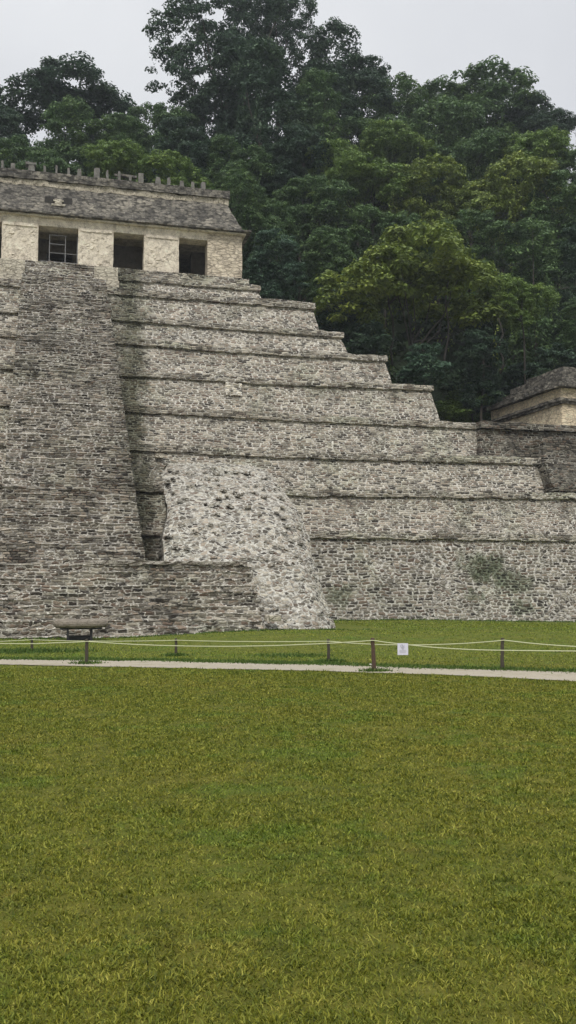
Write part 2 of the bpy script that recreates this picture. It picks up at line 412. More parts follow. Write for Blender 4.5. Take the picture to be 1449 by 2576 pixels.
# central stairway
SX0, SX1 = -2.65, 2.95
zt, yt = ZS-.15, 57.1
z0s, y0s = 2.6, 36.2
def stairs(mb, x0, x1, ya, za, yb, zb, n, dx=.4, side=True, taper=False, a=.035):
    st = [x0+(x1-x0)*i/max(1, round((x1-x0)/dx)) for i in range(max(1, round((x1-x0)/dx))+1)]
    prof = []
    for i in range(n):
        z1 = za+(zb-za)*i/n; z2 = za+(zb-za)*(i+1)/n; y1 = ya+(yb-ya)*i/n; y2 = ya+(yb-ya)*(i+1)/n
        prof += [(y1+.035, z1), (y1+.02, z2-.07), (y1, z2-.05), (y1+.03, z2)]
    prof.append((yb, zb)); prof.append((yb+4, zb))
    tp_ = lambda x, z: x + ((-1.05 if x > 0 else -.42)*abs(x)/2.9*max(0, (z-za))/(zb-za) if taper else 0)
    rows = [[jit((tp_(x, z), y+.12*noise.noise(Vector((x*.35, z*.4, 2)))+.09*noise.noise(Vector((x*1.3, z*2.1, 6))), z+.06*noise.noise(Vector((x*.5, z*.8, 7)))+.07*noise.noise(Vector((x*1.7, z*3.1, 8)))), a) for x in st] for y, z in prof]
    mb.grid(rows)
    if side:
        for ci, sgn in ((0, 1), (-1, -1)):
            edge = [r[ci] for r in rows]
            mb.grid([edge, [Vector((e.x+random.uniform(-.02, .02), e.y+1.0, e.z-1.2)) for e in edge],
                     [Vector((e.x, yb+5, e.z-1.3)) for e in edge]], sgn > 0)
zw = onY(298, 719, 56.2).z; yw = y0s+(yt-y0s)*(zw-z0s)/(zt-z0s)
mb = MB(); stairs(mb, SX0, SX1, y0s, z0s, yw, zw, 58, taper=True)
stairs(mb, onY(58, 690, 56.6).x, onY(242, 690, 56.6).x, yw+.25, zw-.1, 57.5, ZS-.02, 6)
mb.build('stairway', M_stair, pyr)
# flank mass so the side of the stair is closed
mb = MB()
for xx, s in ((SX1-.12, 1), (SX0+.12, -1)):
    rows = []
    nr_ = 40
    for i in range(nr_+1):
        y = y0s+.5+(yw-y0s-.7)*i/nr_; zc = z0s+(zt-z0s)*(y-y0s-.45)/(yt-y0s)
        rows.append([jit((xx+(-1.05 if xx > 0 else -.42)*max(0, zc-z0s)/(zw-z0s), y, max(0, zc)*(j/14)), .03) for j in range(15)])
    mb.grid(rows, s > 0)
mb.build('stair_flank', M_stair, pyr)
# broad lower steps
BX1 = onY(655, 1588, 33.6).x
mb = MB()
def zg(x): return gz(x, 33)
stairs(mb, -9, BX1, 32.7, -.15, 35.6, 2.66, 11, dx=.35, a=.045)
mb.build('broad_steps', M_base, pyr)
# pale ledge along the top of the broad steps
mb = MB(); mb.box(.6, BX1-.2, 35.28, 36.6, 2.64, 2.79, .25, .045); mb.build('ledge', plaster('ledge stone', (.42, .39, .33), 1.5, 3., .9, .6), pyr)

# rubble buttress bulging out of the terraces
def by(z): return interp([(-.3, 33.8), (.2, 34.0), (2.7, 36.6), (5.5, 40.2), (7.6, 44.3), (8.7, 47.0), (9.2, 48.)], z)
edge_r = [(862, 1575), (845, 1530), (830, 1490), (812, 1440), (800, 1400), (792, 1350), (770, 1300), (745, 1255), (716, 1215), (690, 1185), (660, 1172)]
edge_l = [(415, 1560), (415, 1410), (412, 1350), (425, 1290), (415, 1230), (408, 1190), (425, 1166)]
def solve(px, py):          # intersection of a sight line with the sloping front of the buttress
    Y = 40.
    for _ in range(60):
        q = onY(px, py, Y); Y = .7*Y+.3*by(q.z)
    return onY(px, py, Y)
er = sorted([(solve(*e).z, solve(*e).x) for e in edge_r]); el = sorted([(solve(*e).z, solve(*e).x) for e in edge_l])
ztopb = er[-1][0]
rows = []
nz = 74
for i in range(nz+1):
    z = -.2+(ztopb+.2)*i/nz; xl, xr = interp(el, z), interp(er, z); Y = by(z); col = []
    col.append(jit((xl+.9, 48.6, z), .05)); col.append(jit((xl+.3, (Y+48)/2, z), .06))
    for j in range(91):
        t = j/90
        x = xl+(xr-xl)*t
        bul = .35*math.sin(math.pi*min(1, t*1.0))*sm(i/22) + .35*noise.noise(Vector((x*.5, z*.6, 4))) + .10*noise.noise(Vector((x*1.6, z*1.8, 4))) - .07*min(1, noise.voronoi(Vector((x*2.4, z*4.2, 4.)))[0][0]*1.3)
        rnd = .9*max(0, (t-.8)/.2)**2.2+.35*max(0, (.1-t)/.1)**2
        col.append(jit((x, Y-bul+rnd, z+.0), .035))
    col.append(jit((xr+.15, Y+2.2, z), .05)); col.append(jit((xr-.1, 49, z), .05))
    rows.append(col)
last = rows[-1]
rows.append([Vector((p.x, 49.2, p.z+.15)) for p in last])
mb = MB(); mb.grid(rows, True)
mb.build('rubble_buttress', M_rub, pyr)
# loose stones sticking out of the buttress and the gaps beside it are part of its skin
mb = MB()
for i in range(150):
    z = random.uniform(.3, ztopb-.4); xl, xr = interp(el, z), interp(er, z); x = random.uniform(xl+.1, xr-.15)
    if z < 2.9 and x < BX1: continue
    s = random.uniform(.06, .14); t = (x-xl)/(xr-xl)
    Y = by(z)-.35*math.sin(math.pi*t)*sm((z+.2)/3)+.9*max(0, (t-.8)/.2)**2.2
    Mx = Matrix.Translation((x, Y+.02, z)) @ Matrix.Rotation(random.uniform(-.5, .5), 4, 'Y') @ Matrix.Rotation(random.uniform(-.4, .4), 4, 'Z')
    mb.box(-s, s, -.12, .2, -s*.45, s*.45, s*.7, s*.14, Mx)
mb.build('protruding_stone', M_rub, pyr)['kind'] = 'stuff'

# pale carved blocks that end the stair parapets
zb1 = onY(298, 714, 56.1).z; zb2 = onY(298, 674, 56.1).z
for (a, b) in ((onY(237, 700, 56.1).x, onY(297, 700, 56.1).x), (onY(-30, 690, 56.1).x, onY(62, 690, 56.1).x)):
    mb = MB(); mb.box(a, b, 56.05, 57.6, zb1+.15, zb2, .35, .025); mb.box(a-.06, b+.06, 55.98, 57.5, zb1-.35, zb1+.15, .35, .025)
    mb.build('parapet_block', M_block, pyr)
M_rep = masonry('repaired patch', size=.24, flat=2., tone=1.9, mort=(.78, .75, .68), mfrac=1.2, mwid=.14, stain=.05, warm=.1, green=.1, seed=81)
for (x0_, y0_, x1_, y1_, k_, m_, w_) in ((566, 966, 606, 996, 4, M_rep, .14), (553, 1124, 622, 1141, 3, M_block, -.16), (390, 1144, 412, 1152, 2, M_block, .2)):
    a_ = onY(x0_, y1_, Yb[k_]); b_ = onY(x1_, y0_, Yb[k_])
    mb = MB(); mb.box(a_.x, b_.x, Yb[k_]-abs(w_)-.11, Yb[k_]+.2, a_.z, b_.z, .25, .04); mb.build('repair_patch', m_, pyr)
a_ = onY(672, 1562, 33.5); b_ = onY(700, 1548, 33.5); mb = MB(); mb.box(a_.x, b_.x, 33.05, 34, a_.z, b_.z, .2, .03); mb.build('pale_block', M_block, pyr)
# small drainage holes
# ------------------------------------------------------------------ temple on the summit
T = empty('temple_building', (CX0-.6, YT, ZS))
tag(T, 'cream walled temple with dark doorways and a mossy grey roof on top of the pyramid', 'temple')
def TX(px, py=640): return onY(px, py, YT).x
xc = TX(146)
XRt = TX(609); XLt = 2*xc-XRt
doors = [(TX(95), TX(196)), (TX(285), TX(362)), (TX(450), TX(522))]
dd = [(2*xc-b, 2*xc-a) for a, b in doors[1:]][::-1]+[doors[0]]+doors[1:]
zd = onY(146, 570, YT).z          # door head
zc_ = onY(150, 551, YT).z        # wall top / cornice underside
zf = ZS-.03
wt = 1.1
cuts = [XLt]+[v for d in dd for v in d]+[XRt]
for i in range(0, len(cuts), 2):
    a, b = cuts[i], cuts[i+1]
    last_ = i in (0, len(cuts)-2)
    mb = MB(); mb.box(a, b, YT, YT+wt, zf, zc_, .4, .018)
    pl = mb.build('pier', M_plast2 if last_ else M_plast, T)
    if not last_:      # stucco relief: raised worn frame and fragments
        mb = MB(); w = b-a; h = zd-zf
        mb.box(a+.1, b-.1, YT-.09, YT+.05, zf+h*.93, zf+h*1.0, .2, .02)
        mb.box(a+.1, b-.1, YT-.025, YT+.04, zf+.1, zf+h*.94, .25, .012)
        mb.box(a+.08, a+.25, YT-.05, YT+.05, zf+.1, zf+h*.96, .2, .02)
        for q in range(16):
            x = random.uniform(a+.25, b-.25); z = random.uniform(zf+.25, zf+h*.88); s = random.uniform(.07, .24)
            mb.box(x-s, x+s*.9, YT-.05, YT+.04, z-s*random.uniform(.3, .9), z+s*random.uniform(.3, .9), .14, .035)
        mb.build('stucco_relief', M_plast, pl)
for a, b in dd:
    mb = MB(); mb.box(a-.001, b+.001, YT+.06, YT+wt-.05, zd, zc_-.01, .4, .012); mb.build('lintel', M_plast, T)
# rear, side and partition walls
mb = MB(); mb.box(XLt+.02, XLt+1, YT+wt, YT+8, zf, zc_, .6, .01); mb.box(XRt-1, XRt-.02, YT+wt, YT+8, zf, zc_, .6, .01)
mb.box(XLt+.02, XRt-.02, YT+7.4, YT+8.2, zf, zc_, .8, .01); mb.build('outer_wall', M_plast2, T)
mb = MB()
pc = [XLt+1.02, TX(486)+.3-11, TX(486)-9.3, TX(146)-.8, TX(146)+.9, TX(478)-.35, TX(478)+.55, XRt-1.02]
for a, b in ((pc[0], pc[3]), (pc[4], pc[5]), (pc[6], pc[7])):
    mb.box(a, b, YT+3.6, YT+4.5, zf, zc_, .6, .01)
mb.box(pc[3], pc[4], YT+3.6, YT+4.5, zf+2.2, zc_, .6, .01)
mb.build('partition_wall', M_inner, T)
# bars closing the central doorway
a, b = doors[0]; mb = MB()
xa = a+(b-a)*.28; xb = a+(b-a)*.68; yy = YT+.55; zt1 = zf+(zd-zf)*.86
for x in (xa, xb, b-.04): mb.tube([(x, yy, zf), (x, yy, zt1)], .035, 5)
for f_ in (.02, .20, .42, .64, .86): mb.tube([(xa if f_ > .3 else a, yy+.003, zf+(zd-zf)*f_), (b if f_ < .5 else xb, yy+.003, zf+(zd-zf)*f_)], .028, 5)
mb.build('door_grille', M_grill, T)
# cornice, sloping roof, upper band
z1a, z1b = zc_-.01, onY(150, 533, YT-.6).z
mb = MB()
def ringbox(mb, o, z0, z1, y0=YT, y1=YT+8.2, res=.4, j=.03): mb.box(XLt-o, XRt+o, y0-o, y1+o, z0, z1, res, j)
ringbox(mb, .22, z1a+.0, z1a+(z1b-z1a)*.45, res=.5); mb.build('lower_cornice', M_plast, T)
mb = MB(); ringbox(mb, .52, z1a+(z1b-z1a)*.45, z1b, res=.4); mb.build('cornice_cap', M_corn, T)
z2a = onY(285, 474, YT+1.0).z; z2b = onY(285, 452, YT+.8).z
mb = MB(); rows = []
for (t) in [i/12 for i in range(13)]:
    o = .12-(1.2)*t; z = z1b-.02+(z2a-z1b+.05)*t; rows.append((o, z))
def ring(mb, prof, a=.05, step=.4):
    x0, x1, y0, y1 = XLt, XRt, YT, YT+8.2
    st = []
    nX = int((x1-x0)/step); nY = int((y1-y0)/step)
    for i in range(nX): st.append((x0+(x1-x0)*i/nX, y0, 1 if i else 0, -1, -1 if i == 0 else 0))
    st = []
    for i in range(nX+1): st.append(((x0+x1)/2, (i/nX-.5), 'f'))
    cols = []
    for i in range(nX+1):
        cols.append([jit(((x0+x1)/2+(i/nX-.5)*(x1-x0+2*o), y0-o, z), a) for o, z in prof])
    for j in range(1, nY+1):
        cols.append([jit((x1+o, y0-o+(y1-y0+2*o)*j/nY, z), a) for o, z in prof])
    mb.grid(cols)
    cols = []
    for j in range(nY+1):
        cols.append([jit((x0-o, y0-o+(y1-y0+2*o)*(1-j/nY), z), a) for o, z in prof])
    for i in range(1, nX+1): pass
    mb.grid(cols)
ring(mb, rows)
roof = mb.build('roof', M_roof, T)
mb = MB(); mb.box(XLt+1.2, XRt-1.2, YT+1.4, YT+7, z2a-.4, z2a+.1, .8, .02); mb.build('roof_core', M_roof, roof)
mb = MB(); ringbox(mb, -.72, z2a-.02, z2b, res=.4, j=.035)
mb.box(XLt+.98, XRt-.98, YT+.98, YT+7.2, z2a-.28, z2a, .4, .02)
mb.build('upper_band', M_corn, T)
mb = MB(); mb.box(XLt+.6, XRt-.78, YT+.86, YT+1.3, z2a-.42, z2a-.03, .3, .06); mb.build('pale_frieze', plaster('stained frieze', (.50, .45, .35), 1.7, 8., 1.), T)
# roof niche: black boxes painted as its inner shade, with a small worn figure
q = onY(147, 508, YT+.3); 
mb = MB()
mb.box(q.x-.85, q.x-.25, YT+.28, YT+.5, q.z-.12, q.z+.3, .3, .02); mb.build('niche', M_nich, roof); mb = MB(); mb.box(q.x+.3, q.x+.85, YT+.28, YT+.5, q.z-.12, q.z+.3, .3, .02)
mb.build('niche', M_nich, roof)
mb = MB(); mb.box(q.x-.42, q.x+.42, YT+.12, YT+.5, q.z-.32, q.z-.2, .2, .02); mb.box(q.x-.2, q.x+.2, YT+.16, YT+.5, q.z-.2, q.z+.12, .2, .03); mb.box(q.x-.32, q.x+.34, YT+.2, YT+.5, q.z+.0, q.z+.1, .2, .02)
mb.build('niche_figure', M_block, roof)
# remains of the roof comb
for cx_, ty, w in [(12, 57, 16), (66, 62, 28), (160, 66, 34), (225, 78, 16), (285, 80, 15), (345, 88, 17), (400, 93, 30), (488, 88, 33), (541, 100, 17), (600, 108, 19), (655, 122, 18), (710, 117, 34), (795, 139, 30), (850, 142, 19), (915, 152, 24), (968, 162, 19), (1022, 163, 30)]:
    px = cx_/2; py = (600+ty/1.2578)/1.5901; px = cx_/1.2578/1.5901
    q = onY(px, py, YT+2.2); hw = w/1.2578/1.59/F*60/2; mb = MB()
    hw *= random.uniform(.78, .98); q.z -= random.uniform(0, .14)
    mb.box(q.x-hw, q.x+hw, YT+2.0, YT+2.0+hw*1.6+.15, z2b-.08, q.z, .3, .035, None, .2)
    if cx_ == 160: mb.box(q.x-hw*1.9, q.x+hw*1.3, YT+2.0, YT+2.6, q.z-.04, q.z+.12, .2, .02)
    mb.build('roof_comb_pillar', M_comb, roof)
mb = MB(); q = onY(315, 443, YT+2.4); mb.box(q.x-.7, q.x+.75, YT+2.3, YT+2.5, q.z-.08, q.z+.08, .2, .02); mb.build('roof_comb_beam', M_corn, roof)

# ------------------------------------------------------------------ neighbouring temple on the right
RN = R(19.5)
cr = atD(1412, 1000, 58.); cr.z = 0
dl = Vector((-math.sin(RN-YAW), math.cos(RN-YAW), 0)); dr = Vector((math.cos(RN-YAW), math.sin(RN-YAW), 0))
# local frame: x along the front (to the right), y back along the left face
Mn = Matrix(((dr.x, dl.x, 0, cr.x), (dr.y, dl.y, 0, cr.y), (0, 0, 1, 0), (0, 0, 0, 1)))
def zat(px, py, D): return (O+ray(px, py)*D).z
LW = 8.2
za = zat(1416, 975, 58); zb_ = zat(1418, 929, 60.); zm = zat(1440, 1004, 58)
tn = empty('small_temple', (cr.x, cr.y, 9)); tag(tn, 'tan stone temple with a dark cornice rising behind the right shoulder of the pyramid', 'temple')
mb = MB(); mb.box(0, 14, 0, LW, 8.5, za, .5, .03, Mn); mb.build('wall', plaster('warm tan stone', (.80, .67, .47), .7, 19., .6, .4), tn)
mb = MB(); mb.box(-.16, 14.2, -.16, LW+.1, zm-.30, zm-.14, .4, .03, Mn); mb.box(-.27, 14.2, -.27, LW+.1, zm-.14, zm+.05, .4, .03, Mn); mb.build('moulding', M_corn, tn)
mb = MB(); mb.box(-.45, 14.4, -.45, LW+.4, za, za+.3, .4, .04, Mn); mb.build('cornice', M_corn, tn)
mb = MB()
ht = zb_-za-.3
for (t0, t1, ins, y1) in ((0, .35, .15, LW-.6), (.35, .7, .45, LW-1.8), (.7, 1., .8, LW-3.2)):
    mb.box(ins, 13.5, ins, y1, za+.3+ht*t0-.02, za+.3+ht*t1, .8, .03, Mn)
mb.build('roof', M_roof, tn)
# its blackened platform wall, joined to the pyramid shoulder
pl = empty('platform_wall', (onY(1330, 1100, 48.7).x, 48.7, 8)); tag(pl, 'blackened old platform wall at the right edge below the small tan temple', 'wall')
a = onY(1213, 1100, 48.6)
mb = MB()
zu = onY(1300, 1081, 48.6).z; zt_ = onY(1300, 1064, 48.6).z; zl = onY(1300, 1150, 48.6).z
def gx(mb, x0, x1, Y0, z0, z1, bat, slant=0., step=.35, a=.06):
    n = max(2, int((z1-z0)/.35)); rows = []
    for i in range(n+1):
        t = i/n; z = z0+(z1-z0)*t; xs2 = x0+slant*(1-t)
        m2 = max(2, int((x1-x0)/step))
        rows.append([jit((xs2, Y0+4, z), a)]+[jit((xs2+(x1-xs2)*j/m2, Y0-bat*(1-t), z), a) for j in range(m2+1)])
    rows.append([Vector((p.x, Y0+4, z1)) for p in rows[-1]])
    mb.grid(rows, False)
gx(mb, a.x, XR, 48.75, zl-.6, zu, .35, -.3); mb.build('wall', M_dark, pl)
mb = MB(); gx(mb, a.x-.1, XR, 48.5, zu, zt_, .03); mb.build('coping', M_dark, pl)
b1 = onY(1376, 1168, 46.6); b2 = onY(1405, 1229, 46.0)
mb = MB(); gx(mb, b1.x, XR, 46.9, b2.z, b1.z+.1, .5, b2.x-b1.x); mb.build('bastion', M_dark, pl)
mb = MB(); gx(mb, onY(1378, 1150, 47.0).x, XR, 47.6, b1.z, onY(1376, 1100, 47.2).z, .3, 0.); mb.build('bastion', M_dark, pl)
# mossy stump of a collapsed buttress: rough base strip of the dark bastion
mb = MB(); gx(mb, b2.x-.15, XR, 46.2, b2.z-.12, b2.z+.12, .0); mb.build('coping', M_dark, pl)

# ------------------------------------------------------------------ altar stone on a steel stand
q = onZ(203, 1612, 0); 
al = empty('stone_altar', (q.x, q.y, 0)); tag(al, 'thick weathered stone slab on a dark steel stand at the foot of the stairway', 'altar')
sc = q.y/ (F)  # metres per display pixel, roughly
mb = MB(); n = 48; rx = 66*sc; ry = .62
ztp = (O+ray(200, 1560)*(q-O).dot(fw)).z; zbt = (O+ray(200, 1579)*(q-O).dot(fw)).z
rings = []
for (f_, z) in ((.90, zbt), (1., zbt+.06), (1.02, (ztp+zbt)/2), (.99, ztp-.04), (.93, ztp), (.4, ztp+.02), (.02, ztp+.02)):
    rings.append([Vector((q.x+math.cos(t)*rx*f_*(1+.05*noise.noise(Vector((math.cos(t)*2, math.sin(t)*2, z*3)))), q.y+.2+math.sin(t)*ry*f_, z+.02*random.uniform(-1, 1))) for t in [2*math.pi*i/n for i in range(n)]])
vs = [p for r in rings for p in r]; fs = [(i*n+k, i*n+(k+1) % n, (i+1)*n+(k+1) % n, (i+1)*n+k) for i in range(len(rings)-1) for k in range(n)]
fs.append(tuple(range(n))[::-1]); fs.append(tuple((len(rings)-1)*n+k for k in range(n)))
mb.add(vs, fs)
ms = plaster('altar stone', (.27, .235, .19), .9, 71., .9)
mb.build('slab', ms, al)
for sx in (-31, 25):
    for sy in (-.15, .5):
        mb = MB(); x = q.x+sx*sc; mb.box(x-.035, x+.035, q.y+sy-.035, q.y+sy+.035, -.05, zbt-.055, .3, .001); mb.build('leg', M_metal, al)
mb = MB(); mb.box(q.x-50*sc, q.x+50*sc, q.y-.16, q.y-.10, zbt-.055, zbt+.003, .4, .001); mb.box(q.x-33*sc, q.x+27*sc, q.y+.05, q.y+.5, .02, .16, .4, .001)  # the low box is added as dark fill for the shade under the slab
mb.box(q.x-50*sc, q.x+50*sc, q.y+.47, q.y+.53, zbt-.055, zbt+.003, .4, .001); mb.build('frame_and_shade', M_metal, al)

# ------------------------------------------------------------------ rope fences
def post(px, pyb, pyt, pxt, mat, label, r=.045):
    b = onZ(px, pyb, 0); b.z = gz(b.x, b.y); D = (b-O).dot(fw); t = O+ray(pxt, pyt)*D
    mb = MB(); nseg = 7
    pts = [b-Vector((0, 0, .15))]+[b+(t-b)*i/nseg+Vector((random.uniform(-.005, .005), 0, 0)) for i in range(nseg+1)]
    rad = [r*1.05]*2+[r*(1-.02*i) for i in range(nseg)]
    mb.tube(pts, rad[:len(pts)], 9, True, .08)
    mb.tube([t-Vector((0, 0, .055)), t-Vector((0, 0, .035))], r*1.15, 9, True, .05)
    o = mb.thing('fence_post', mat, b); tag(o, label, 'post', 'posts of the rope fences'); return b, t
far_p = [post(80, 1640, 1605, 80, M_post, 'short grey wooden post standing in weeds near the left edge', .036),
         post(443, 1650, 1606, 443, M_post, 'thin grey post beyond the path, right of the stone altar', .036),
         post(827, 1665, 1608, 826, M_post, 'brownish leaning post beyond the path, just left of the reddish post', .036),
         post(1263, 1686, 1605, 1264, M_post, 'tall dark post beyond the path, right of the white sign', .038)]
near_p = [post(218, 1671, 1608, 218, M_post, 'dark brown post in a grass tuft on the near path edge before the altar', .04),
          post(942, 1690, 1605, 937, M_postr, 'leaning reddish brown post on the near path edge left of the white sign', .044)]
def rope(name, pts, sag, label, r=.010):
    out = []
    for i in range(len(pts)-1):
        a, b = Vector(pts[i]), Vector(pts[i+1]); n = 22
        for k in range(n+(i == len(pts)-2)):
            t = k/n; p = a.lerp(b, t); p.z -= 4*sag[i]*t*(1-t)+.006*noise.noise(Vector((p.x*2, i, 0))); out.append(p)
    mb = MB(); mb.tube(out, r, 6)
    o = mb.thing(name, M_rope, (pts[1][0], pts[1][1], pts[1][2]), True); tag(o, label, 'rope'); return out
dz = Vector((0, 0, .045)); fo = Vector((0, -.055, 0))
ft = [t-dz+fo for _, t in far_p]
L0 = ft[0]+(ft[0]-ft[1])*1.0+Vector((0, 0, .12)); R0 = ft[3]+(ft[3]-ft[2])*1.0; R0.z = ft[3].z-.02
rope('fence_rope', [L0]+ft+[R0], [.1, .03, .02, .09, .08], 'pale yellow rope strung along the posts beyond the path')
nt = [t-dz+fo for _, t in near_p]
L1 = nt[0]+(nt[0]-nt[1])*.6; L1.z = nt[0].z-.05
# the near rope runs on to a post outside the frame and sags beside the dark post
Dn = (near_p[1][0]-O).dot(fw)
R1 = (O+ray(1449, 1638)*Dn*.97); R2 = (O+ray(1820, 1612)*Dn*.94)
rr = O+ray(1263, 1636)*Dn*.985
rp = rope('fence_rope', [L1]+nt+[rr, R1, R2], [.06, .115, .045, .0, .05], 'pale yellow rope strung along the two posts on the near path edge, carrying the sign')
# sign hanging from the near rope
sc2 = Dn/F
best = min(rp, key=lambda p: abs(((p-O).dot(rt)/(p-O).dot(fw))*F+CX-1015))
sg = empty('rope_sign', best); tag(sg, 'small white square sign with a grey bird emblem hanging from the rope', 'sign')
w = 13.2*sc2; h = 29*sc2
Ms = Matrix(((rt.x, fw.x, 0, best.x), (rt.y, fw.y, 0, best.y-.022), (0, 0, 1, best.z+.02), (0, 0, 0, 1)))
mb = MB(); mb.box(-w, w, -.004, .004, -h, .0, .1, 0, Ms); mb.build('board', M_sign, sg)
mb = MB()                                   # emblem: round head with beak, wing and tail strokes
def stroke(pts, r=.0035): mb.tube([Ms @ Vector((x*w, -.0062, z*h)) for x, z in pts], r, 4, True)
stroke([(-.38, -.28), (-.40, -.18), (-.25, -.13), (-.05, -.14), (.05, -.2), (.0, -.26)], .004)
stroke([(-.38, -.28), (-.25, -.38), (-.1, -.47), (.05, -.53), (.12, -.48)], .005)
stroke([(.0, -.26), (.12, -.34), (.22, -.28), (.3, -.2)], .004); stroke([(-.1, -.3), (0, -.38), (.15, -.42), (.28, -.36)], .005)
stroke([(-.02, -.17), (.03, -.24)], .007)
mb.build('emblem', M_ink, sg)
mb = MB()
for zz, x0, x1 in ((-.60, -.62, .66), (-.67, -.66, .68), (-.74, -.66, .66), (-.81, -.55, .5)):
    mb.box(x0*w, x1*w, -.0062, -.0045, zz*h-.0045, zz*h+.0045, .5, 0, Ms)
mb.build('printed_lines', M_ink2, sg)
# small pale stone at the foot of the reddish post
q = onZ(932, 1676, .0)
mb = MB(); bm = bmesh.new(); bmesh.ops.create_icosphere(bm, subdivisions=2, radius=.035)
for v in bm.verts: v.co = v.co*(1+.2*noise.noise(v.co*20)); v.co.z *= .6
mb.add([v.co+q+Vector((0, 0, .035)) for v in bm.verts], [[v.index for v in f.verts] for f in bm.faces]); bm.free()
tag(mb.thing('pebble', M_pebble, q, True), 'tiny pale stone lying on the path beside the reddish post', 'stone')

# ------------------------------------------------------------------ foliage
def quads_mesh(name, P, U, V, mat, fold=.0):
    n = len(P); co = np.empty((n, 4, 3), np.float32)
    co[:, 0] = P-U; co[:, 1] = P-V*.55; co[:, 2] = P+U; co[:, 3] = P+V*.55
    me = bpy.data.meshes.new(name); me.vertices.add(n*4); me.vertices.foreach_set('co', co.ravel())
    me.loops.add(n*4); me.loops.foreach_set('vertex_index', np.arange(n*4, dtype=np.int32))
    me.polygons.add(n); me.polygons.foreach_set('loop_start', np.arange(0, n*4, 4, dtype=np.int32)); me.polygons.foreach_set('loop_total', np.full(n, 4, np.int32))
    me.materials.append(mat); me.update(calc_edges=True); return me
def unit(a): return a/np.maximum(np.linalg.norm(a, axis=1, keepdims=True), 1e-6)
def leaves(clumps, per, size, upb=.9, spread=.35, droop=0.):
    Ps, Us, Vs = [], [], []
    for (c, r) in clumps:
        n = max(6, int(per*(r[0]*r[1])))
        d = unit(rng.normal(size=(n, 3))); d[:, 2] = np.where(d[:, 2] < -.25, -d[:, 2]*.7, d[:, 2]); d = unit(d)
        rad = rng.uniform(.55, 1.08, (n, 1))
        P = np.array(c)+d*rad*np.array(r)
        nrm = unit(d*.7+np.array([0, 0, upb])+rng.normal(size=(n, 3))*spread)
        t = unit(np.cross(nrm, rng.normal(size=(n, 3)))); t[:, 2] -= droop; t = unit(t); b = np.cross(nrm, t)
        s = size*rng.uniform(.6, 1.35, (n, 1))
        Ps.append(P); Us.append(t*s); Vs.append(b*s)
    return np.concatenate(Ps), np.concatenate(Us), np.concatenate(Vs)
def leafmat():
    g = N('foliage'); oi = g.n('ObjectInfo'); rp_ = g.n('NewGeometry').outputs['Random Per Island']
    p = g.n('TexCoord').outputs['Object']; n = g.noise(p, .35, 3, .6)
    c = g.mix(rp_, (.55, .58, .6), (1.5, 1.42, 1.25)); c = g.mix(1., oi.outputs['Color'], c, 'MULTIPLY')
    c = g.mix(g.math('MULTIPLY', g.step(n, .45, .68), .5), c, g.mix(1, c, (1.45, 1.25, .85), 'MULTIPLY'))
    return g.out(c, .6, None, transl=.25, spec=.25)
M_leaf = leafmat()
M_bark = simple('pale bark', (.045, .04, .034), .9, 3, .8, .5, .05)
M_barkd = simple('dark bark', (.09, .08, .065), .9, 3, .8, .5, .05)

